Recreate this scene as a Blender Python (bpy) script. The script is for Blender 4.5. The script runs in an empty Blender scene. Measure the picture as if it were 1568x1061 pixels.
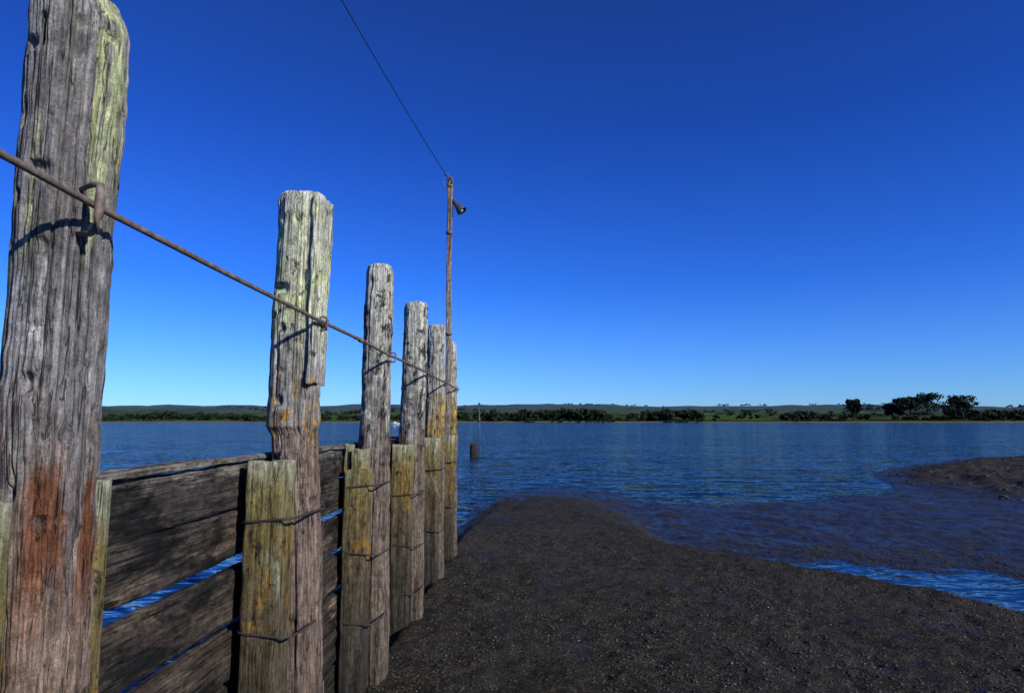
import bpy, math, random
import numpy as np
from mathutils import Vector
random.seed(4); rng=np.random.default_rng(7)
S=bpy.context.scene
S.view_settings.view_transform='Standard'; S.view_settings.look='None'; S.view_settings.exposure=0
# ---------------------------------------------------------------- noise
PERM=rng.permutation(256); VAL=rng.random(256)*2-1
def vn(x,y,z=0.0):
    x,y,z=np.broadcast_arrays(np.asarray(x,float),np.asarray(y,float),np.asarray(z,float))
    xi=np.floor(x).astype(int);yi=np.floor(y).astype(int);zi=np.floor(z).astype(int)
    fx=x-xi;fy=y-yi;fz=z-zi
    fx=fx*fx*(3-2*fx);fy=fy*fy*(3-2*fy);fz=fz*fz*(3-2*fz)
    def h(a,b,c): return VAL[PERM[(PERM[(PERM[a&255]+b)&255]+c)&255]]
    def L(a,b,t): return a+(b-a)*t
    return L(L(L(h(xi,yi,zi),h(xi+1,yi,zi),fx),L(h(xi,yi+1,zi),h(xi+1,yi+1,zi),fx),fy),
             L(L(h(xi,yi,zi+1),h(xi+1,yi,zi+1),fx),L(h(xi,yi+1,zi+1),h(xi+1,yi+1,zi+1),fx),fy),fz)
def fbm(x,y,z=0.0,o=4):
    s=0;a=1;t=0
    for i in range(o):
        s=s+a*vn(x*2**i+i*17.3,y*2**i+i*5.1,np.asarray(z)*2**i+i*9.7);t+=a;a*=.5
    return s/t
def ss(t): 
    t=np.clip(t,0,1); return t*t*(3-2*t)
# ---------------------------------------------------------------- mesh helpers
def mesh_obj(name,verts,faces,mat=None,parent=None,smooth=True,loc=None):
    me=bpy.data.meshes.new(name)
    verts=np.asarray(verts,dtype=np.float32).reshape(-1,3)
    if isinstance(faces,np.ndarray):
        n,k=faces.shape
        me.vertices.add(len(verts)); me.vertices.foreach_set('co',verts.ravel())
        me.loops.add(n*k); me.loops.foreach_set('vertex_index',faces.ravel().astype(np.int32))
        me.polygons.add(n); me.polygons.foreach_set('loop_start',np.arange(0,n*k,k,dtype=np.int32))
        me.polygons.foreach_set('loop_total',np.full(n,k,dtype=np.int32))
        me.update(calc_edges=True)
    else:
        me.from_pydata([tuple(v) for v in verts.tolist()],[],faces); me.update()
    if smooth: me.polygons.foreach_set('use_smooth',np.ones(len(me.polygons),dtype=bool))
    if mat: me.materials.append(mat)
    o=bpy.data.objects.new(name,me); S.collection.objects.link(o)
    if loc is not None: o.location=loc
    if parent: o.parent=parent
    return o
def loft(R):
    M,N,_=R.shape
    idx=np.arange(M*N).reshape(M,N)
    a=idx[:-1];b=np.roll(idx,-1,axis=1)[:-1];c=np.roll(idx,-1,axis=1)[1:];d=idx[1:]
    f=np.stack([a,b,c,d],-1).reshape(-1,4).tolist()
    f.append(idx[0][::-1].tolist()); f.append(idx[-1].tolist())
    return R.reshape(-1,3),f
def merge(parts):
    V=[];F=[];o=0
    for v,f in parts:
        v=np.asarray(v).reshape(-1,3)
        V.append(v);F+= [[i+o for i in q] for q in f];o+=len(v)
    return np.concatenate(V),F
def squirc(N,n):
    th=np.linspace(0,2*np.pi,N,endpoint=False)
    c=np.cos(th);s=np.sin(th)
    r=(np.abs(c)**n+np.abs(s)**n)**(-1/n)
    return r*c,r*s
def tube(pts,r,N=12):
    pts=np.asarray(pts,float);M=len(pts);R=np.zeros((M,N,3))
    for i in range(M):
        t=pts[min(i+1,M-1)]-pts[max(i-1,0)];t/=np.linalg.norm(t)
        up=np.array([0,0,1.]) if abs(t[2])<.9 else np.array([1.,0,0])
        a=np.cross(t,up);a/=np.linalg.norm(a);b=np.cross(a,t)
        th=np.linspace(0,2*np.pi,N,endpoint=False)
        rr=r[i] if hasattr(r,'__len__') else r
        R[i]=pts[i]+rr*(np.cos(th)[:,None]*a+np.sin(th)[:,None]*b)
    return loft(R)
def box(x0,x1,y0,y1,z0,z1):
    v=[(x0,y0,z0),(x1,y0,z0),(x1,y1,z0),(x0,y1,z0),(x0,y0,z1),(x1,y0,z1),(x1,y1,z1),(x0,y1,z1)]
    return np.array(v,float),[[3,2,1,0],[4,5,6,7],[0,1,5,4],[1,2,6,5],[2,3,7,6],[3,0,4,7]]
def rough_timber(p0,p1,w,t,seed,N=56,M=60,n=7,rough=.004,axis='y',wob=.006):
    """square timber; long axis y (w=height z, t=thickness x) or z (w=x, t=y)"""
    cx,cy=squirc(N,n)
    p0=np.array(p0,float);p1=np.array(p1,float)
    u=np.concatenate([[0,0,0],np.linspace(0,1,M),[1,1,1]])
    sc=np.concatenate([[.35,.8,.95],np.ones(M),[.95,.8,.35]])
    R=np.zeros((len(u),N,3));L=np.linalg.norm(p1-p0)
    for i,(a,k) in enumerate(zip(u,sc)):
        c=p0+(p1-p0)*a
        l=a*L
        g=vn(cx*w*28+seed,cy*t*28+seed*3,l*1.3+seed)*rough+vn(cx*w*80+seed,cy*t*80,l*3+seed)*rough*.6+vn(cx*3+seed,cy*3,l*9)*rough
        kk=k
        ox=vn(seed+.5,l*1.7,3.3)*wob; oy=vn(seed+7.5,l*1.5,1.3)*wob
        if axis=='y':
            R[i,:,0]=c[0]+cx*(t/2+g)*kk+ox; R[i,:,2]=c[2]+cy*(w/2+g)*kk+oy; R[i,:,1]=c[1]+vn(cx*4+seed,cy*4,a*50)*.012
        else:
            R[i,:,0]=c[0]+cx*(w/2+g)*kk+ox; R[i,:,1]=c[1]+cy*(t/2+g)*kk+oy; R[i,:,2]=c[2]+vn(cx*4+seed,cy*4,a*50)*.006
    v,f=loft(R)
    if axis=='y': f=[q[::-1] for q in f]
    return v,f
# ---------------------------------------------------------------- material helpers
class NT:
    def __init__(s,name):
        s.m=bpy.data.materials.new(name);s.m.use_nodes=True;s.t=s.m.node_tree;s.n=s.t.nodes;s.l=s.t.links
        s.b=s.n['Principled BSDF'];s.tc=s.n.new('ShaderNodeTexCoord')
        s.obj=s.tc.outputs['Object']
    def put(s,a,inp):
        if isinstance(a,(int,float)): inp.default_value=a
        elif isinstance(a,tuple): inp.default_value=(a+(1,))[:4] if len(inp.default_value)==4 else a
        else: s.l.new(a,inp)
    def map(s,scale,src=None,loc=(0,0,0)):
        m=s.n.new('ShaderNodeMapping');s.l.new(src or s.obj,m.inputs['Vector']);m.inputs['Scale'].default_value=scale;m.inputs['Location'].default_value=loc
        return m.outputs[0]
    def noise(s,vec,scale,detail=5,rough=.55,dist=0,out=0):
        n=s.n.new('ShaderNodeTexNoise');s.l.new(vec,n.inputs['Vector']);n.inputs['Scale'].default_value=scale;n.inputs['Detail'].default_value=detail
        n.inputs['Roughness'].default_value=rough;n.inputs['Distortion'].default_value=dist;return n.outputs[out]
    def vor(s,vec,scale,out='Distance',feature='F1'):
        n=s.n.new('ShaderNodeTexVoronoi');n.feature=feature;s.l.new(vec,n.inputs['Vector']);n.inputs['Scale'].default_value=scale;return n.outputs[out]
    def mr(s,v,a,b,c=0,d=1,smooth=True):
        n=s.n.new('ShaderNodeMapRange');n.interpolation_type='SMOOTHSTEP' if smooth else 'LINEAR'
        s.put(v,n.inputs[0])
        for i,q in enumerate((a,b,c,d)): n.inputs[i+1].default_value=q
        return n.outputs[0]
    def math(s,op,a,b=0.0,c=None):
        n=s.n.new('ShaderNodeMath');n.operation=op;s.put(a,n.inputs[0]);s.put(b,n.inputs[1])
        if c is not None: s.put(c,n.inputs[2])
        return n.outputs[0]
    def vm(s,op,a,b=None,sc=None):
        n=s.n.new('ShaderNodeVectorMath');n.operation=op;s.put(a,n.inputs[0])
        if b is not None: s.put(b,n.inputs[1])
        if sc is not None: s.put(sc,n.inputs['Scale'])
        return n.outputs[0]
    def mix(s,f,a,b,blend='MIX'):
        n=s.n.new('ShaderNodeMix');n.data_type='RGBA';n.blend_type=blend
        s.put(f,n.inputs[0]);s.put(a,n.inputs[6]);s.put(b,n.inputs[7]);return n.outputs[2]
    def ramp(s,f,stops):
        n=s.n.new('ShaderNodeValToRGB');s.put(f,n.inputs[0]);e=n.color_ramp.elements
        while len(e)<len(stops): e.new(.5)
        for i,(p,c) in enumerate(stops): e[i].position=p;e[i].color=c+(1,)
        return n.outputs[0]
    def bump(s,h,strength,dist,prev=None):
        n=s.n.new('ShaderNodeBump');s.l.new(h,n.inputs['Height']);n.inputs['Strength'].default_value=strength;n.inputs['Distance'].default_value=dist
        if prev: s.l.new(prev,n.inputs['Normal'])
        return n.outputs[0]
    def sep(s,v=None):
        n=s.n.new('ShaderNodeSeparateXYZ');s.l.new(v or s.obj,n.inputs[0]);return n.outputs
    def set(s,**k):
        for a,b in k.items(): s.put(b,s.b.inputs[a.replace('_',' ')])
        return s.m
def wood(name,stops,zr=(0,2.7),axis='z',spots=(),seed=0.0,bump=.8,gl=.35,gh=1.55,gain=1.15):
    """stops: colour by height (base to top), spots: (colour, noise scale, lo, hi, z lo, z hi, stretch)"""
    t=NT(name)
    st=lambda k:(1,1,k) if axis=='z' else (1,k,1)
    lo=(seed*3.1,seed*1.7,seed*2.3)
    g1=t.noise(t.map(st(.035),loc=lo),85,8,.7,.2)
    g2=t.noise(t.map(st(.10),loc=lo),18,6,.65,.5)
    ck=t.noise(t.map(st(.045),loc=lo),26,4,.55,.25)
    fine=t.noise(t.map((1,1,1),loc=lo),170,5,.75)
    blot=t.noise(t.map(st(.7),loc=lo),30,7,.75)
    patch=t.noise(t.map(st(.5),loc=lo),7,5,.6)
    z=t.sep()[2]
    hz=t.mr(z,zr[0],zr[1],smooth=False)
    hz=t.math('ADD',hz,t.math('MULTIPLY',t.math('SUBTRACT',patch,.5),.35))
    col=t.ramp(hz,stops)
    for sp in spots:
        (c,sc,a,b,z0,z1,k)=sp[:7]
        m=t.noise(t.map(st(k),loc=(lo[0]+sc,lo[1]+a*9,lo[2])),sc,7,.7,.4)
        m=t.mr(m,a,b)
        zz=t.math('MULTIPLY',t.mr(z,z0-.15,z0+.1),t.mr(z,z1-.1,z1+.15,1,0))
        col=t.mix(t.math('MULTIPLY',m,zz),col,c)
    br=t.mr(g1,.32,.68,gl,gh,False)
    br=t.math('MULTIPLY',br,t.mr(g2,.35,.62,.65,1.2,False))
    br=t.math('MULTIPLY',br,t.mr(fine,.3,.7,.5,1.45,False))
    br=t.math('MULTIPLY',br,t.mr(blot,.38,.58,.55,1.2,False))
    crack=t.mr(t.math('ABSOLUTE',t.math('SUBTRACT',ck,.5)),.0,.016,0,1)
    br=t.math('MULTIPLY',br,t.mr(crack,0,1,.18*gain,gain,False))
    n=t.n.new('ShaderNodeVectorMath');n.operation='SCALE';t.l.new(col,n.inputs[0]);t.l.new(br,n.inputs['Scale'])
    bn=t.bump(g1,bump,.014); bn=t.bump(g2,bump*.6,.02,bn);bn=t.bump(crack,bump*.8,.008,bn); bn=t.bump(blot,bump*.7,.02,bn); bn=t.bump(fine,bump*.8,.008,bn)
    return t.set(Base_Color=n.outputs[0],Roughness=.92,Normal=bn,Specular_IOR_Level=.15)
m_p1=wood('weathered_post_wood',[(.0,(.22,.155,.11)),(.40,(.25,.18,.135)),(.52,(.23,.195,.17)),(.62,(.25,.24,.235)),(.78,(.20,.188,.182)),(1,(.36,.345,.32))],
   spots=[((.40,.40,.38),9,.53,.62,1.45,1.95,.5),((.19,.075,.038),4.5,.49,.60,1.20,1.60,.3),((.50,.54,.30),10,.535,.585,2.05,2.8,.05),((.40,.20,.09),12,.59,.67,.8,1.7,.12),((.05,.045,.04),8,.58,.66,1.3,2.8,.2)],seed=1.37,gl=.35)
m_p2=wood('lichen_post_wood',[(.0,(.14,.10,.08)),(.56,(.20,.15,.12)),(.6,(.24,.22,.20)),(.70,(.36,.35,.32)),(.82,(.54,.55,.40)),(1,(.54,.54,.46))],
   spots=[((.50,.25,.02),13,.53,.58,1.57,1.74,1),((.56,.61,.31),10,.48,.60,1.98,2.8,.6),((.10,.095,.085),20,.57,.64,1.5,2.7,.7)],seed=2)
m_p3=wood('grey_post_wood',[(.0,(.13,.10,.075)),(.54,(.19,.15,.12)),(.6,(.23,.215,.20)),(.8,(.36,.35,.31)),(1,(.50,.50,.42))],
   spots=[((.50,.51,.40),14,.52,.62,1.6,2.8,.6),((.05,.05,.045),14,.54,.60,1.4,2.7,.6)],seed=3)
m_p5=wood('ochre_post_wood',[(.0,(.11,.09,.07)),(.45,(.16,.13,.09)),(.58,(.28,.20,.07)),(.7,(.28,.26,.21)),(.82,(.40,.40,.34)),(1,(.48,.47,.42))],
   spots=[((.46,.29,.04),12,.50,.58,1.4,1.8,.6),((.06,.055,.05),13,.56,.63,1.4,2.7,.6)],seed=5)
m_stub=wood('algae_stub_wood',[(.0,(.045,.04,.034)),(.25,(.065,.055,.042)),(.55,(.115,.09,.052)),(.78,(.18,.142,.054)),(.9,(.24,.21,.09)),(1,(.38,.38,.27))],zr=(0,1.45),
   spots=[((.27,.155,.035),8,.53,.63,.75,1.3,.6),((.22,.23,.15),6,.55,.65,.9,1.45,.4),((.04,.04,.035),18,.56,.64,.2,1.3,.8)],seed=4,gl=.6,gh=1.25,bump=.6,gain=1)
m_plank=wood('dark_plank_wood',[(.0,(.03,.026,.023)),(.5,(.072,.055,.042)),(.8,(.070,.057,.046)),(.93,(.055,.049,.043)),(1,(.24,.215,.18))],zr=(0,1.46),axis='y',
   spots=[((.19,.14,.10),5,.54,.64,.3,1.2,.25),((.015,.015,.014),6,.51,.61,.2,1.5,.3),((.17,.16,.145),4,.58,.66,1.1,1.6,.2)],seed=6,gl=.3,gh=1.7,gain=1)
m_pole=wood('rusty_pole_wood',[(0,(.18,.155,.13)),(.5,(.26,.22,.185)),(.7,(.22,.13,.095)),(.85,(.20,.17,.145)),(1,(.22,.14,.10))],zr=(1.4,4.6),seed=8,bump=.4)
t=NT('rusted_steel');r1=t.noise(t.obj,40,6,.6)
m_rust=t.set(Base_Color=t.ramp(r1,[(.3,(.06,.045,.038)),(.55,(.16,.125,.10)),(.75,(.27,.22,.185))]),Roughness=.7,Metallic=.2,Normal=t.bump(r1,.4,.003))
t=NT('dark_band');m_band=t.set(Base_Color=(.03,.025,.02),Roughness=.7)
t=NT('wire_black');m_wire=t.set(Base_Color=(.01,.01,.012),Roughness=.6)
t=NT('white_enamel');m_white=t.set(Base_Color=(.6,.6,.58),Roughness=.4)
t=NT('grey_enamel');m_cap=t.set(Base_Color=(.06,.06,.06),Roughness=.5)
# ---------------------------------------------------------------- posts
def post(name,prof,y,dy,ztop,seed,mat,N=150,M=240,parts=(),n=2.6,top_var=.007):
    cx,cy=squirc(N,n)
    zs=np.linspace(-.4,ztop,M)
    pz=[p[0] for p in prof]
    x0=np.interp(zs,pz,[p[1] for p in prof]);x1=np.interp(zs,pz,[p[2] for p in prof])
    dd=np.interp(zs,pz,[(p[3] if len(p)>3 else 1) for p in prof])
    xm=(x0[-1]+x1[-1])/2; base=np.array([xm,y,0])
    R=[]
    sh=list(np.ones(M))+[.97,.9,.7,.4,.1]; zz=list(zs)+[ztop+.006,ztop+.012,ztop+.012,ztop+.01,ztop+.01]
    for i,(k,z) in enumerate(zip(sh,zz)):
        j=min(i,M-1); hx=(x1[j]-x0[j])/2;c=(x0[j]+x1[j])/2
        px=cx*.11;py=cy*.11
        g=fbm(px*38+seed,py*38+seed,z*.8+seed,3)*.005
        rid=1-np.abs(vn(px*46+seed*2,py*46,z*.7+seed*5)); crack=np.clip((rid-.93)/.07,0,1)*.014
        rid2=1-np.abs(vn(px*90+seed*5,py*90,z*1.6+seed*2)); crack+=np.clip((rid2-.9)/.1,0,1)*.004
        g2=vn(px*150,py*150+seed,z*6)*.002+vn(px*30+seed,py*30,z*24)*.0035
        low=vn(px*8+seed*7,py*8,z*2.2)*.010+vn(px*5+seed,py*5,z*7+seed)*.004
        pit=-np.clip(vn(px*22+seed,py*22+3,z*16)-.45,0,1)*.045
        ch=1.0
        if z>ztop-.03: ch=1-.07*ss((z-(ztop-.03))/.03)
        d=(g-crack+g2+low+pit)
        X=c+cx*(hx+d)*k*ch; Y=y+cy*(dy*dd[j]/2+d)*k*ch
        Z=z+ss((z-(ztop-.2))/.2)*(vn(px*18+seed,py*18,seed)*top_var+ (vn(px*90,py*90,seed)*.005))
        R.append(np.stack([X,Y,np.broadcast_to(Z,X.shape)],-1))
    v,f=loft(np.array(R))
    allp=[(v,f)]+list(parts)
    v,f=merge(allp)
    return mesh_obj(name,v-base,f,mat,loc=tuple(base))
posts=[]
split=rough_timber((-.984,2.885,1.76),(-.974,2.885,2.60),.045,.185,31,axis='z',rough=.007,wob=.012,N=80,M=160,n=2.6)
P=[dict(prof=[(-.4,-1.20,-1.07),(1,-1.20,-1.07),(1.3,-1.215,-1.075),(1.65,-1.25,-1.085),(2.2,-1.255,-1.08),(2.5,-1.255,-1.068),(2.6,-1.25,-1.066),(2.68,-1.24,-1.09)],y=1.54,dy=.23,ztop=2.68,seed=1.3,mat=m_p1,N=260,M=520,n=2.4),
   dict(prof=[(-.4,-1.13,-.905),(1,-1.14,-.94),(1.53,-1.165,-.975,.82),(1.555,-1.18,-.978,.86),(1.575,-1.185,-.975,1.0),(2.1,-1.19,-.965),(2.45,-1.175,-.965),(2.63,-1.175,-.955)],y=2.90,dy=.21,ztop=2.62,seed=2.7,mat=m_p2,parts=[split],N=200,M=400),
   dict(prof=[(-.4,-1.12,-.93),(1,-1.13,-.945),(1.5,-1.14,-.955),(2.0,-1.135,-.955),(2.62,-1.12,-.95)],y=4.25,dy=.19,ztop=2.61,seed=3.9,mat=m_p3),
   dict(prof=[(-.4,-1.15,-.94),(1.6,-1.155,-.95),(2.2,-1.14,-.94),(2.61,-1.135,-.93)],y=5.58,dy=.20,ztop=2.60,seed=5.1,mat=m_p3),
   dict(prof=[(-.4,-1.16,-.95),(1.6,-1.16,-.96),(2.61,-1.15,-.965)],y=6.90,dy=.19,ztop=2.60,seed=6.4,mat=m_p5),
   dict(prof=[(-.4,-1.13,-.94),(1.6,-1.125,-.96),(2.45,-1.10,-.975),(2.56,-1.09,-.985)],y=7.98,dy=.17,ztop=2.55,seed=7.2,mat=m_p5),
   dict(prof=[(-.4,-1.22,-1.05),(2.6,-1.24,-1.05)],y=.1,dy=.22,ztop=2.62,seed=9.2,mat=m_p1)]
for i,p in enumerate(P):
    if i>1: p.setdefault('N',130);p.setdefault('M',260)
    posts.append(post('wooden_post' if i==0 else 'wooden_post.%03d'%i,**p))
def stub(par,x0,x1,y0,y1,z1,seed,name='stub_timber',z0=-.35):
    v,f=rough_timber(((x0+x1)/2,(y0+y1)/2,z0),((x0+x1)/2,(y0+y1)/2,z1),x1-x0,y1-y0,seed,axis='z',rough=.003,wob=.006,N=80,M=110,n=9)
    o=mesh_obj(name,v,f,m_stub); o.parent=par; o.location=-Vector(par.location); return o
stub(posts[0],-1.25,-1.10,1.20,1.38,1.43,11)
stub(posts[0],-1.19,-1.13,1.67,1.74,1.44,12,'back_stub_timber')
stub(posts[1],-1.150,-1.005,2.58,2.74,1.435,13)
stub(posts[2],-1.165,-1.02,3.97,4.13,1.30,14)
stub(posts[2],-1.13,-1.04,4.03,4.13,1.42,24,'upper_stub_block',1.28)
stub(posts[2],-1.19,-1.15,4.05,4.14,1.45,25,'side_stub_block',1.0)
stub(posts[3],-1.17,-1.01,5.31,5.46,1.40,15)
stub(posts[4],-1.14,-.985,6.62,6.78,1.42,16)
stub(posts[5],-1.10,-.965,7.72,7.87,1.42,17)
def band(par,x0,x1,y0,y1,z,seed,r=.0045):
    cx,cy=squirc(64,5); xs=(x0+x1)/2+cx*(x1-x0)/2; ys=(y0+y1)/2+cy*(y1-y0)/2
    k=12; M=64; R=np.zeros((M+1,k,3))
    for i in range(M+1):
        a=i%M; nrm=np.array([cx[a]*(x1-x0),cy[a]*(y1-y0),0]);nrm/=np.linalg.norm(nrm)
        th=np.linspace(0,2*np.pi,k,endpoint=False)
        zz=z+.014*math.sin(a/64*6.283+seed)
        R[i]=np.array([xs[a],ys[a],zz])+nrm*np.cos(th)[:,None]*r+np.array([0,0,1])*np.sin(th)[:,None]*r*1.2
    v,f=loft(R); o=mesh_obj('iron_band',v,f,m_band); o.parent=par;o.location=-Vector(par.location)
for par,x0,x1,y0,y1,zl in [(posts[1],-1.175,-.94,2.579,3.01,(1.205,.77)),(posts[2],-1.18,-.942,3.969,4.35,(1.20,.80,.42)),(posts[3],-1.185,-.94,5.309,5.69,(1.0,.6,.25)),
      (posts[4],-1.17,-.95,6.61,7.0,(1.1,.5)),(posts[5],-1.14,-.95,7.71,8.08,(1.1,.6))]:
    for q,z in enumerate(zl): band(par,x0,x1,y0,y1,z,q*2+x0*9)
# ---------------------------------------------------------------- plank fence
fence=bpy.data.objects.new('plank_fence',None);S.collection.objects.link(fence)
rows=[(1.425,1.25),(1.245,1.068),(1.02,.83),(.785,.60),(.57,.395),(.365,.19),(.16,-.03)]
ys=[.1,1.58,2.90,4.25,5.58,6.90,7.98]
k=0
for b in range(6):
    for r,(zt,zb) in enumerate(rows):
        k+=1
        j=lambda s:random.uniform(-s,s)
        a=j(.010) if r>1 else j(.004)
        v,f=rough_timber((-1.215+j(.008),ys[b]+.01,(zt+zb)/2+a),(-1.215+j(.008),ys[b+1]-.012,(zt+zb)/2-a+j(.004)),zt-zb,.045,40+k*1.7,N=72,M=90,n=9,rough=.005,wob=.007)
        o=mesh_obj('plank_%d_%d'%(b+1,r+1),v,f,m_plank,parent=fence)
    v,f=rough_timber((-1.215,ys[b]+.01,1.438+j(.003)),(-1.215,ys[b+1]-.01,1.438+j(.003)),.022,.075,90+b*3.7,N=48,M=90,n=5,rough=.004,wob=.008)
    mesh_obj('top_rail_%d'%(b+1),v,f,m_plank,parent=fence)
# ---------------------------------------------------------------- steel rod with staples
rodpts=[(-1.03,.0,2.13),(-1.035,.8,2.12),(-1.035,1.2,2.112),(-1.035,1.47,2.10),(-1.015,1.8,2.085),(-.945,2.79,2.032),(-.93,3.5,2.024),(-.92,4.17,2.012),(-.912,5.5,1.997),(-.94,6.85,1.99),(-.955,7.95,1.98),(-.955,8.12,1.978)]
rp=np.array(rodpts);yy=np.linspace(0,8.12,160)
rod=np.stack([np.interp(yy,rp[:,1],rp[:,0])+vn(yy*2,1.5,0)*.002,yy,np.interp(yy,rp[:,1],rp[:,2])+vn(yy*1.5,7.5,0)*.004],-1)
rod_parts=[tube(rod,.0085,14)]
def rodat(y): return np.array([np.interp(y,rod[:,1],rod[:,0]),y,np.interp(y,rod[:,1],rod[:,2])])
q=rodat(3.42);q2=rodat(3.50);rod_parts.append(tube([q,q+(q2-q)*.3,q2],[.014,.015,.010],10))
q=rodat(3.40);rod_parts.append(tube([q+[-.012,-.03,.0],q+[-.012,.02,.010],q+[0,.07,0]],.007,8))
v,f=merge(rod_parts);rodo=mesh_obj('steel_rod',v,f,m_rust)
def staple(y,s,r=.0055,reach=(-.075,.03)):
    # U-shaped spike: both legs driven into the post, bow passing outside the rod
    c=rodat(y)+np.array([.012,-.006,0])
    L=np.array([reach[0],reach[1],0])
    pts=[c+L+[0,0,.052*s],c+L*.3+[0,0,.060*s],c+[0,0,.052*s],c+[.003,-.002,.02*s],c+[.003,-.002,-.03*s],c+[-.004,0,-.066*s],c+L*.3+[0,0,-.074*s],c+L+[0,0,-.066*s]]
    v,f=tube(pts,[r*.6,r,r*1.25,r*1.35,r*1.35,r*1.25,r,r*.6],12)
    mesh_obj('staple',v,f,m_rust,parent=rodo)
staple(1.455,.9,.0075)
for y in (2.86,4.2,5.55,6.88,7.95): staple(y,.45,.005,(-.06,0))
# ---------------------------------------------------------------- tall pole with lamp and overhead wire
px,py=-1.045,7.80
v,f=rough_timber((px,py-.02,1.2),(px,py-.02,4.58),.062,.055,71,axis='z',rough=.004,wob=.012,M=160,N=40,n=5)
pole=mesh_obj('tall_pole',v,f,m_pole)
prof=[(0,.02),(.02,.03),(.08,.04),(.15,.065),(.2,.085)]
N=28;R=np.zeros((len(prof)*2,N,3));th=np.linspace(0,2*np.pi,N,endpoint=False)
ax=np.array([.62,-.15,-.78]);ax/=np.linalg.norm(ax);u1=np.cross(ax,[0,1,0]);u1/=np.linalg.norm(u1);u2=np.cross(ax,u1)
o0=np.array([px+.03,py-.03,4.30])
for i,(l,r) in enumerate(prof+[(l+.004,r-.004) for l,r in prof[::-1]]):
    R[i]=o0+ax*l+(np.cos(th)[:,None]*u1+np.sin(th)[:,None]*u2)*r*.78
hv,hf=loft(R);mesh_obj('lamp_hood',hv,hf[:-2],m_cap,parent=pole)
R2=np.zeros((8,20,3));th=np.linspace(0,2*np.pi,20,endpoint=False)
for i in range(8):
    a=i/7*math.pi;R2[i]=o0+ax*(.16-.045*math.cos(a))+(np.cos(th)[:,None]*u1+np.sin(th)[:,None]*u2)*(.036*math.sin(a)+.001)
hv,hf=loft(R2);mesh_obj('lamp_bulb',hv,hf,m_white,parent=pole)
ring=[(px-.045+.035*math.cos(a),py-.06,4.53+.09*math.sin(a)) for a in np.linspace(0,6.2,26)]
v,f=merge([tube(ring,.006,8),tube([(px-.05,py-.06,4.60),(px+.02,py-.055,4.57),(px+.03,py-.055,4.50)],.007,8),box(px-.038,px+.038,py-.055,py-.046,4.46,4.49),
  box(px-.04,px+.04,py-.06,py-.045,3.86,3.90),box(px-.04,px+.04,py-.06,py-.045,2.62,2.65)])
mesh_obj('wire_bracket',v,f,m_rust,parent=pole)
A=np.array([px-.05,py-.06,4.61]);B=np.array([-2.45,-1.5,6.25])
wp=[A+(B-A)*s+np.array([0,0,-.5*4*s*(1-s)*.5]) for s in np.linspace(0,1,50)]
v,f=tube(wp,.0045,8);mesh_obj('overhead_wire',v,f,m_wire)
# ---------------------------------------------------------------- ground
def seg_dist(X,Y,pl):
    d=np.full(X.shape,1e9)
    for (ax_,ay),(bx,by) in zip(pl[:-1],pl[1:]):
        vx,vy=bx-ax_,by-ay;t_=np.clip(((X-ax_)*vx+(Y-ay)*vy)/(vx*vx+vy*vy),0,1)
        d=np.minimum(d,np.hypot(X-ax_-t_*vx,Y-ay-t_*vy))
    return d
bank=[(.9,40),(1.6,18),(1.9,14),(1.95,11),(1.9,9.4),(2.8,8.1),(3.57,7.05),(4.4,5.75),(6,4.1),(10,2.0),(30,-2)]
WL=-.25
def gz(X,Y,detail=True):
    wX=X+fbm(X*.9,Y*.9,3.3,3)*.3; wY=Y+fbm(X*.8+9,Y*.8,5.3,3)*.4
    Ysh=np.interp(wX,[-1.5,-1.2,-.87,.17,1.77,2.3,3.95,6.4,9.5,12,20,60],[12.1,15,17.2,18.2,17.6,15.0,14.6,15.5,17.6,24,32,60])
    s=Ysh-wY
    zt=-.26+.26*ss((s+.4)/6.5)
    zf=-.228+np.clip(s,-50,3)*np.where(s<0,.12,.004)
    sd=seg_dist(wX,wY,bank)
    bx=np.array([p[0] for p in bank]);by=np.array([p[1] for p in bank])
    sgn=np.where(wY<np.interp(wX,bx,by),1,-1); sgn=np.where(wX<.9,1,sgn)
    sd=sd*sgn
    wid=np.interp(wY,[7,9.5,12],[.24,.5,1.6])
    w=ss((sd+wid*.2)/wid)
    chw=np.clip((wX-1.3)*.72,0,3)
    dig=.062*ss(-sd/.25)*ss((chw+sd)/.9)*(wY<10.5)
    zf=zf-dig
    spit=.12*ss((wX-10.2)/2.2)*ss(s/2.5)*ss((wY-13.6)/2.5)
    zf=zf+spit
    z=zf+(zt-zf)*w
    Xl=np.interp(Y,[8.3,12,15,17.5,18.8],[-1.3,-1.47,-1.19,-.87,.17]);kk=np.interp(Y,[8,12],[.9,.3])
    zl=WL+(X-Xl)*kk
    # mud bench added behind the fence so its shadow darkens the plank gaps
    bench=-.19-.05*ss((-1.3-wX)/1.6)-.5*ss((-3.2-wX)/2.0)-.5*ss((Y-7.5)/2.0)
    zl=np.where(X<-1.22,np.maximum(zl,bench),zl)
    z=np.minimum(z,zl)
    z=np.maximum(z,-1.2)
    if detail:
        near=np.exp(-np.clip(Y-3,0,100)/14)
        amp=np.where(z>-.27,1,.4)
        flat=1-w
        z=z+amp*(fbm(X*1.3,Y*1.3,.5,3)*.032+fbm(X*5,Y*5,2.5,3)*.034+near*fbm(X*16,Y*16,4.5,3)*.026)
        z=z+flat*fbm(X*1.1,Y*2.6,11.5,4)*.045
        z=z+fbm(X*2.0,Y*1.6,8.1,4)*np.clip(spit/.12,0,1)*.16
    return z
xs=np.concatenate([[-4000,-1000,-300,-100,-40,-15,-8],np.arange(-6,-1.6,.12),np.arange(-1.6,7.5,.026),np.arange(7.5,26,.10),[28,32,40,60,100,300,1000,4000]])
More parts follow.
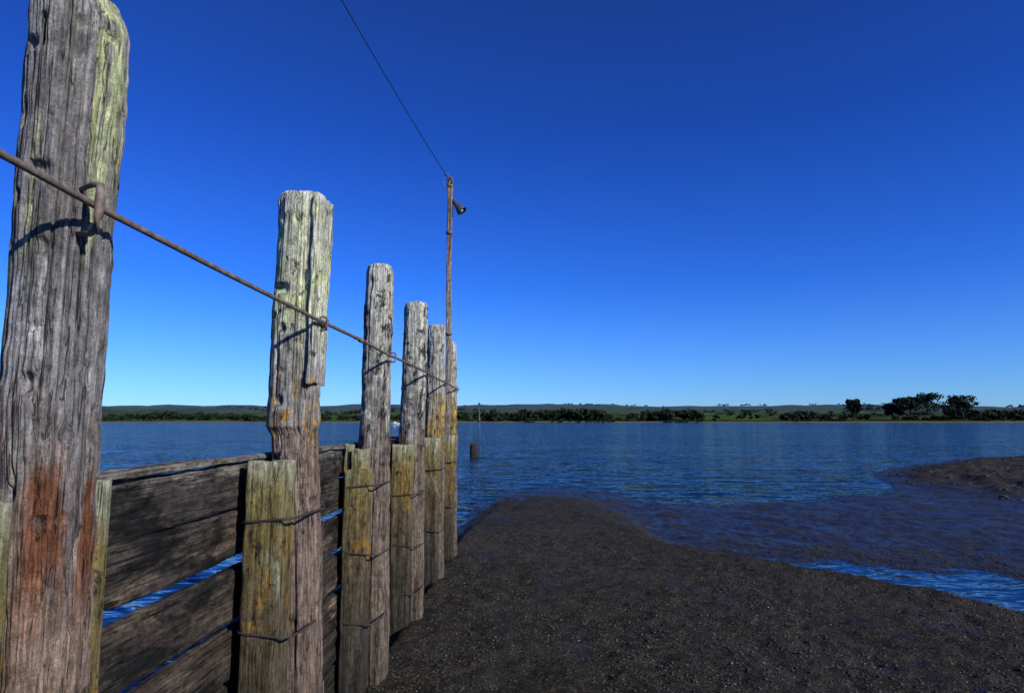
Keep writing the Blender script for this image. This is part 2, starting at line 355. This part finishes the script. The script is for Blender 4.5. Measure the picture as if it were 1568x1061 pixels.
ysg=np.concatenate([[-400,-60,-12,-4,-1,0,1,1.6,2],np.arange(2.3,10,.026),np.arange(10,34,.085),[36,40,50,70,100,300,1000,5000]])
X,Y=np.meshgrid(xs,ysg);Z=gz(X,Y)
def grid(name,X,Y,Z,mat):
    ny,nx=X.shape;id_=np.arange(nx*ny).reshape(ny,nx)
    f=np.stack([id_[:-1,:-1],id_[:-1,1:],id_[1:,1:],id_[1:,:-1]],-1).reshape(-1,4)
    return mesh_obj(name,np.stack([X,Y,Z],-1).reshape(-1,3),f,mat)
t=NT('wet_mud')
big=t.noise(t.obj,.8,6,.65);med=t.noise(t.obj,5,6,.65);fine=t.noise(t.obj,42,7,.75);gr=t.vor(t.obj,60);gc=t.vor(t.obj,80,'Color')
mott=t.noise(t.map((1,.55,1)),2.2,7,.7,.8)
z=t.sep()[2]
wet=t.mr(t.math('ADD',z,t.math('MULTIPLY',t.math('SUBTRACT',mott,.5),.6)),-.24,-.05,1,0)
wet2=t.math('MAXIMUM',wet,t.math('MULTIPLY',t.mr(mott,.53,.63),.6))
c=t.ramp(fine,[(.30,(.007,.0065,.005)),(.5,(.032,.028,.021)),(.7,(.105,.093,.072))])
c=t.mix(t.mr(med,.42,.62,0,.6),c,(.012,.011,.009))
c=t.mix(t.mr(big,.50,.62,0,.5),c,(.055,.048,.036))
gv=t.n.new('ShaderNodeSeparateColor');t.l.new(gc,gv.inputs[0])
c=t.mix(t.mr(gv.outputs[0],.90,.96,0,.5),c,(.14,.13,.105))
c=t.mix(t.mr(gv.outputs[1],.85,.95,0,.6),c,(.008,.0075,.006))
c=t.mix(t.math('MULTIPLY',wet2,.6),c,(.013,.0115,.009))
b=t.bump(fine,1.0,.02);b=t.bump(gr,.6,.009,b);b=t.bump(med,.7,.05,b)
m_mud=t.set(Base_Color=c,Roughness=t.mr(wet2,0,1,.92,.36,False),Normal=b,Specular_IOR_Level=t.mr(wet2,0,1,.08,.32,False))
grid('mud_ground',X,Y,Z,m_mud)
def rocks(name,n,xr,yr,smin,smax,mat,seed,flat=.55,zmin=-.24,zoff=.2,pw=2.5):
    r=np.random.default_rng(seed)
    phi=(1+5**.5)/2
    ico=np.array([(-1,phi,0),(1,phi,0),(-1,-phi,0),(1,-phi,0),(0,-1,phi),(0,1,phi),(0,-1,-phi),(0,1,-phi),(phi,0,-1),(phi,0,1),(-phi,0,-1),(-phi,0,1)])/math.sqrt(1+phi**2)
    fc=np.array([(0,11,5),(0,5,1),(0,1,7),(0,7,10),(0,10,11),(1,5,9),(5,11,4),(11,10,2),(10,7,6),(7,1,8),(3,9,4),(3,4,2),(3,2,6),(3,6,8),(3,8,9),(4,9,5),(2,4,11),(6,2,10),(8,6,7),(9,8,1)])
    x=r.uniform(*xr,n);y=yr[0]+(yr[1]-yr[0])*r.random(n)**1.2
    dens=fbm(x*1.1,y*1.1,6.6,3)+r.random(n)*.6>.2
    x=x[dens];y=y[dens];zz=gz(x,y);k=(zz>zmin)&(x>-1.1);x=x[k];y=y[k];zz=zz[k];n=len(x)
    s=smin+(smax-smin)*r.random(n)**pw
    v=ico[None]*(1+.35*r.uniform(-1,1,(n,12,1)))*s[:,None,None]*np.stack([r.uniform(.7,1.4,n),r.uniform(.7,1.4,n),np.full(n,flat)],-1)[:,None,:]
    a=r.uniform(0,6.28,n);ca=np.cos(a)[:,None];sa=np.sin(a)[:,None]
    vx=v[...,0]*ca-v[...,1]*sa;vy=v[...,0]*sa+v[...,1]*ca
    v=np.stack([vx+x[:,None],vy+y[:,None],v[...,2]+(zz+s*zoff*flat)[:,None]],-1)
    f=(fc[None]+np.arange(n)[:,None,None]*12).reshape(-1,3)
    return mesh_obj(name,v.reshape(-1,3),f,mat,smooth=False)
t=NT('pebble_stone');q=t.noise(t.obj,30,3,.6)
m_peb=t.set(Base_Color=t.ramp(q,[(.35,(.012,.011,.009)),(.55,(.036,.032,.025)),(.72,(.10,.09,.07))]),Roughness=.8)
t=NT('shell_white');m_shell=t.set(Base_Color=(.34,.33,.29),Roughness=.6)
rocks('mud_pebbles',42000,(-1.1,6),(2.8,10),.003,.013,m_peb,3,zoff=.1)
rocks('shell_fragments',1900,(-1.1,5),(2.8,9.5),.002,.007,m_shell,5,flat=.3)
t=NT('mud_clod');q=t.noise(t.obj,12,5,.6)
m_clod=t.set(Base_Color=t.ramp(q,[(.3,(.010,.009,.008)),(.7,(.035,.030,.024))]),Roughness=.8,Normal=t.bump(q,.6,.03))
rocks('mud_clods',2600,(9.8,26),(14,32),.03,.10,m_clod,9,flat=.5,zmin=-.2,zoff=.0)
# ---------------------------------------------------------------- water
t=NT('estuary_water')
ysep=t.sep()
calm=t.mr(ysep[1],11.0,17,.45,1)
def wv(scale,st,k,det=3):
    n=t.noise(t.map(st),scale,det,.65,.2,out=1)
    return t.vm('SCALE',t.vm('SUBTRACT',n,(.5,.5,.5)),sc=k)
gust=t.noise(t.map((.25,1,1)),.12,4,.6)
tot=t.vm('ADD',wv(.5,(.35,1.5,1),1.2,4),t.vm('ADD',wv(1.6,(.45,1.6,1),2.8,4),wv(7,(.6,1.6,1),1.9)))
tot=t.vm('SCALE',tot,sc=t.math('MULTIPLY',calm,t.mr(gust,.35,.65,.75,1.15)))
tot=t.vm('MULTIPLY',tot,(.6,1.0,0.0))
ln=t.math('ADD',t.math('MULTIPLY',ysep[1],5.2),t.math('MULTIPLY',t.noise(t.map((.25,1,1)),.5,3,.5),9.0))
ln=t.math('MULTIPLY',t.math('SINE',ln),t.math('MULTIPLY',t.mr(ysep[1],12,15),t.mr(ysep[1],19,27,.20,0)))
cmb=t.n.new('ShaderNodeCombineXYZ');t.l.new(ln,cmb.inputs[1])
tot=t.vm('ADD',tot,cmb.outputs[0])
nrm=t.vm('NORMALIZE',t.vm('ADD',tot,(0.0,0.0,1.0)))
streak=t.noise(t.map((.05,.5,1)),.35,4,.6)
c=t.mix(t.mr(streak,.35,.7),(.003,.022,.060),(.007,.040,.095))
m_water=t.set(Base_Color=c,Roughness=.05,IOR=1.33,Normal=nrm)
xw=np.array([-4000,-200,-20,0,20,200,4000.]);yw=np.array([-400,0,20,100,600,5000.])
Xw,Yw=np.meshgrid(xw,yw);grid('estuary_water',Xw,Yw,np.full(Xw.shape,WL),m_water)
# ---------------------------------------------------------------- far hills
def hz(X,Y):
    d=Y-600-vn(X*.008,3.3,1)*25
    a=ss(d/30)*1.8
    n1=fbm(X*.0045,Y*.006,1.7,4)
    b=np.clip(d,0,500)*.020*(1+.9*n1)
    c_=ss((Y-900)/1100)*(30+24*fbm(X*.0022+4,Y*.0012,5.5,4)+8*fbm(X*.009,Y*.009,2,3))
    return -1+a+b+c_+np.where(d>0,vn(X*.05,Y*.05)*.3,0)
xh=np.linspace(-2600,2600,420);yh=np.concatenate([np.linspace(560,700,30),np.linspace(710,1300,60),np.linspace(1330,3000,50)])
Xh,Yh=np.meshgrid(xh,yh)
t=NT('pasture_hills')
sp=t.sep();fields=t.n.new('ShaderNodeTexVoronoi');t.l.new(t.map((.006,.006,0)),fields.inputs['Vector']);fields.inputs['Scale'].default_value=1.3
fv=t.n.new('ShaderNodeSeparateColor');t.l.new(fields.outputs['Color'],fv.inputs[0])
nz=t.noise(t.obj,.03,5,.6)
c=t.ramp(fv.outputs[0],[(0,(.020,.040,.014)),(.35,(.055,.10,.024)),(.6,(.070,.095,.032)),(.8,(.028,.050,.016)),(1,(.065,.12,.027))])
c=t.mix(t.mr(nz,.50,.62),c,(.015,.025,.014))
c=t.mix(t.mr(sp[1],850,1700,0,.85),c,(.060,.092,.125))  # aerial haze painted into the colour: far slopes turn bluish with distance
c=t.mix(t.mr(sp[2],.15,.7,1,0),c,(.15,.12,.085))
m_hill=t.set(Base_Color=c,Roughness=1.0,Specular_IOR_Level=0.0)
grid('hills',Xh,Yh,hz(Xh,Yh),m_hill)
# ---------------------------------------------------------------- distant trees
def crown(cx,cy,cz,w,h,nq,size,r,lobes=7,lo=.35,hi=.8,rs=1.0):
    L=np.stack([r.uniform(-.36,.36,lobes)*w,r.uniform(-.36,.36,lobes)*w,r.uniform(lo,hi,lobes)*h],-1)
    rad=np.stack([r.uniform(.16,.32,lobes)*w*rs,r.uniform(.16,.32,lobes)*w*rs,r.uniform(.10,.22,lobes)*h*rs],-1)
    k=r.integers(0,lobes,nq);u=r.normal(size=(nq,3));u/=np.linalg.norm(u,axis=1)[:,None];u*=r.uniform(.55,1.08,nq)[:,None]
    c_=L[k]+u*rad[k]+np.array([cx,cy,cz])
    a=r.normal(size=(nq,3));a/=np.linalg.norm(a,axis=1)[:,None];b_=np.cross(a,r.normal(size=(nq,3)));b_/=np.linalg.norm(b_,axis=1)[:,None]
    s=(size*r.uniform(.5,1.3,nq))[:,None]
    return np.stack([c_-a*s-b_*s*.6,c_+a*s-b_*s*.6,c_+a*s*.7+b_*s,c_-a*s*.8+b_*s*.7],1)
r=np.random.default_rng(21);Q=[]
def belt(x0,x1,y0,y1,n,hmin,hmax,q=110):
    for i in range(n):
        x=r.uniform(x0,x1);y=r.uniform(y0,y1);h=r.uniform(hmin,hmax)*r.uniform(.75,1.05);w=h*r.uniform(.8,1.7)
        Q.append(crown(x,y,float(hz(np.array(x),np.array(y)))-.15*h,w,h,q,1.0*(h/11+.3),r,6))
belt(-520,-410,625,660,22,4,7);belt(-395,-335,640,680,20,8,12);belt(-330,-240,625,650,32,5,8);belt(-235,-150,650,700,24,6,9)
belt(-150,-80,640,720,26,6,10);belt(-80,-5,625,660,34,7,13);belt(0,66,640,680,38,11,16);belt(62,110,640,660,8,3,6);belt(75,112,720,760,12,6,9)
belt(112,160,640,680,30,10,14);belt(165,240,690,720,10,4,6);belt(240,280,630,655,18,8,12);belt(285,335,650,680,10,5,8);belt(330,430,625,650,22,4,7);belt(428,520,650,700,42,9,15)
for (a_,b_2) in ((-520,-330),(-250,-60),(10,75),(120,170),(240,290),(400,520)): belt(a_,b_2,620,626,18,2,3.5,60)
for k_ in range(22):
    x0=r.uniform(-700,800);y0=r.uniform(800,1300);belt(x0,x0+r.uniform(60,240),y0,y0+20,14,5,9,70)
for k_ in range(14):
    x0=r.uniform(-1000,1100);y0=r.uniform(1350,1900);belt(x0,x0+r.uniform(100,300),y0,y0+60,12,6,9,50)
V=np.concatenate(Q);nq=len(V)
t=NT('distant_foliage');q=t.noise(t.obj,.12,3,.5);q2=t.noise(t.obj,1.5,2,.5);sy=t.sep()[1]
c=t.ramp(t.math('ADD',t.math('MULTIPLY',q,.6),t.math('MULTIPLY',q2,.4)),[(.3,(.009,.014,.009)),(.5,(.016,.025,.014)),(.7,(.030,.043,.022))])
c=t.mix(t.mr(sy,720,1700,0,.85),c,(.042,.068,.092))  # foliage tinted blue with distance, standing in for haze
m_fol=t.set(Base_Color=c,Roughness=.9,Specular_IOR_Level=.1)
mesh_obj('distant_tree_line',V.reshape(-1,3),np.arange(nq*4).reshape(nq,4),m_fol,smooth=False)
t=NT('bark');m_bark=t.set(Base_Color=(.06,.045,.035),Roughness=.9)
def big_tree(name,x,y,w,h,seed,lobes=12):
    r=np.random.default_rng(seed);z=float(hz(np.array(x),np.array(y)))
    V=crown(0,0,0,w,h,2000,.75,r,lobes,.42,.9,.8)
    tr=[tube([(0,0,-1),(.2,0,h*.25),(0,.1,h*.55)],[.9,.6,.3],8)]
    for i in range(7):
        a=r.uniform(0,6.28);l=w*r.uniform(.2,.4)
        tr.append(tube([(0,0,h*.18),(math.cos(a)*l*.5,math.sin(a)*l*.5,h*.4),(math.cos(a)*l,math.sin(a)*l,h*.65)],[.5,.35,.12],6))
    e=bpy.data.objects.new(name,None);S.collection.objects.link(e);e.location=(x,y,z)
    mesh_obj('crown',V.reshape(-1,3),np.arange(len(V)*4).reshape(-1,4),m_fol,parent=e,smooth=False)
    v,f=merge(tr);mesh_obj('trunk_and_limbs',v,f,m_bark,parent=e)
big_tree('spreading_tree',304,640,15,20,1,10)
big_tree('spreading_tree.001',355,640,24,23,2,16)
big_tree('spreading_tree.002',374,645,29,27,3,20)
big_tree('spreading_tree.003',401,642,32,24,4,18)
big_tree('spreading_tree.004',345,648,14,16,5,10)
# ---------------------------------------------------------------- channel marker, mooring stump, boat
v,f=tube([(0,0,-1.5),(0.02,0,1),(-.02,0,2.45)],[.04,.035,.03],10)
v2,f2=merge([(v,f),box(-.10,.10,-.02,.02,1.95,2.0),box(-.05,.05,-.03,.03,2.4,2.5),tube([(0,0,1.5),(0,0,1.75)],.055,10)])
mk=mesh_obj('channel_marker_pole',v2,f2,m_cap,loc=(-2.88,33.5,0))
cx,cy=squirc(30,2.4);R=[]
for zz,rr in [(-1.5,.19),(-.2,.19),(.1,.185),(.38,.2),(.42,.18),(.43,.1),(.43,.02)]:
    R.append(np.stack([cx*rr*(1+.06*vn(cx*4,cy*4,zz)),cy*rr,np.full(30,zz)+vn(cx*3,cy*3,2)*.03],-1))
v,f=loft(np.array(R));m_st=wood('wet_stump_wood',[(0,(.02,.018,.015)),(1,(.04,.035,.03))],zr=(-.3,.5),seed=12)
mesh_obj('mooring_stump',v,f,m_st,loc=(-3.13,33.2,0))
N=14;R=[]
for i,u in enumerate(np.linspace(0,1,12)):
    b_=1.1*math.sin(math.pi*min(1,.25+u*.75)) ; b_=max(b_,.03);sh=.55+.35*u**2
    th=np.linspace(-math.pi/2,math.pi/2,N)
    R.append(np.stack([(u-.5)*6+0*th,np.sin(th)*b_,-.25-np.cos(th)*.3+sh*(1-np.cos(th)**2*.9)],-1))
R=np.array(R);M=12;id_=np.arange(M*N).reshape(M,N)
f=np.stack([id_[:-1,:-1],id_[:-1,1:],id_[1:,1:],id_[1:,:-1]],-1).reshape(-1,4).tolist()
f+= [[id_[i,0],id_[i+1,0],id_[i+1,-1],id_[i,-1]] for i in range(M-1)]+[id_[0].tolist()]
f=[[int(a) for a in q] for q in f]
v,ff=merge([(R.reshape(-1,3),f),box(-1.0,1.0,-.7,.7,.4,1.3),box(-1.2,1.1,-.8,.8,1.3,1.36)])
bo=mesh_obj('moored_boat',v,ff,m_white,loc=(-67,310,-.05));bo.scale=(.8,.8,.75)
# ---------------------------------------------------------------- light and sky
el=math.radians(27);az=math.atan2(.80,-.60)
sv=Vector((math.sin(az)*math.cos(el),math.cos(az)*math.cos(el),math.sin(el)))
sl=bpy.data.lights.new('sun','SUN');sl.energy=5.0;sl.angle=math.radians(.5);sl.color=(1,.96,.88)
so=bpy.data.objects.new('sun',sl);S.collection.objects.link(so);so.rotation_mode='QUATERNION';so.rotation_quaternion=sv.to_track_quat('Z','Y')
w=bpy.data.worlds.new('World');S.world=w;w.use_nodes=True;nt=w.node_tree
sky=nt.nodes.new('ShaderNodeTexSky');sky.sky_type='NISHITA';sky.sun_disc=False;sky.sun_elevation=el;sky.sun_rotation=az
sky.altitude=0;sky.air_density=1.0;sky.dust_density=.1;sky.ozone_density=3.0
bg=nt.nodes['Background'];bg.inputs[1].default_value=.10
geo=nt.nodes.new('ShaderNodeTexCoord');sx=nt.nodes.new('ShaderNodeSeparateXYZ');nt.links.new(geo.outputs['Generated'],sx.inputs[0])
rp_=nt.nodes.new('ShaderNodeValToRGB');nt.links.new(sx.outputs[2],rp_.inputs[0]);e=rp_.color_ramp.elements
st=[(0,(.26,.50,1.0)),(.06,(.20,.44,.96)),(.2,(.09,.31,.92)),(.4,(.065,.22,.74)),(.65,(.08,.20,.56)),(1,(.1,.22,.55))]
while len(e)<len(st): e.new(.5)
for i,(p_,c_) in enumerate(st): e[i].position=p_;e[i].color=c_+(1,)
mx=nt.nodes.new('ShaderNodeVectorMath');mx.operation='MULTIPLY';nt.links.new(sky.outputs[0],mx.inputs[0]);nt.links.new(rp_.outputs[0],mx.inputs[1])
sc=nt.nodes.new('ShaderNodeVectorMath');sc.operation='SCALE';sc.inputs['Scale'].default_value=1.72;nt.links.new(mx.outputs[0],sc.inputs[0])
nt.links.new(sc.outputs[0],bg.inputs[0])
# ---------------------------------------------------------------- camera
cd=bpy.data.cameras.new('camera');cd.lens=36*1000/1568;cd.sensor_width=36;cd.clip_end=9000;cd.clip_start=.02
co=bpy.data.objects.new('camera',cd);S.collection.objects.link(co);co.location=(0,0,1.6)
co.rotation_euler=(math.radians(90+6.45),0,math.radians(2.06));S.camera=co
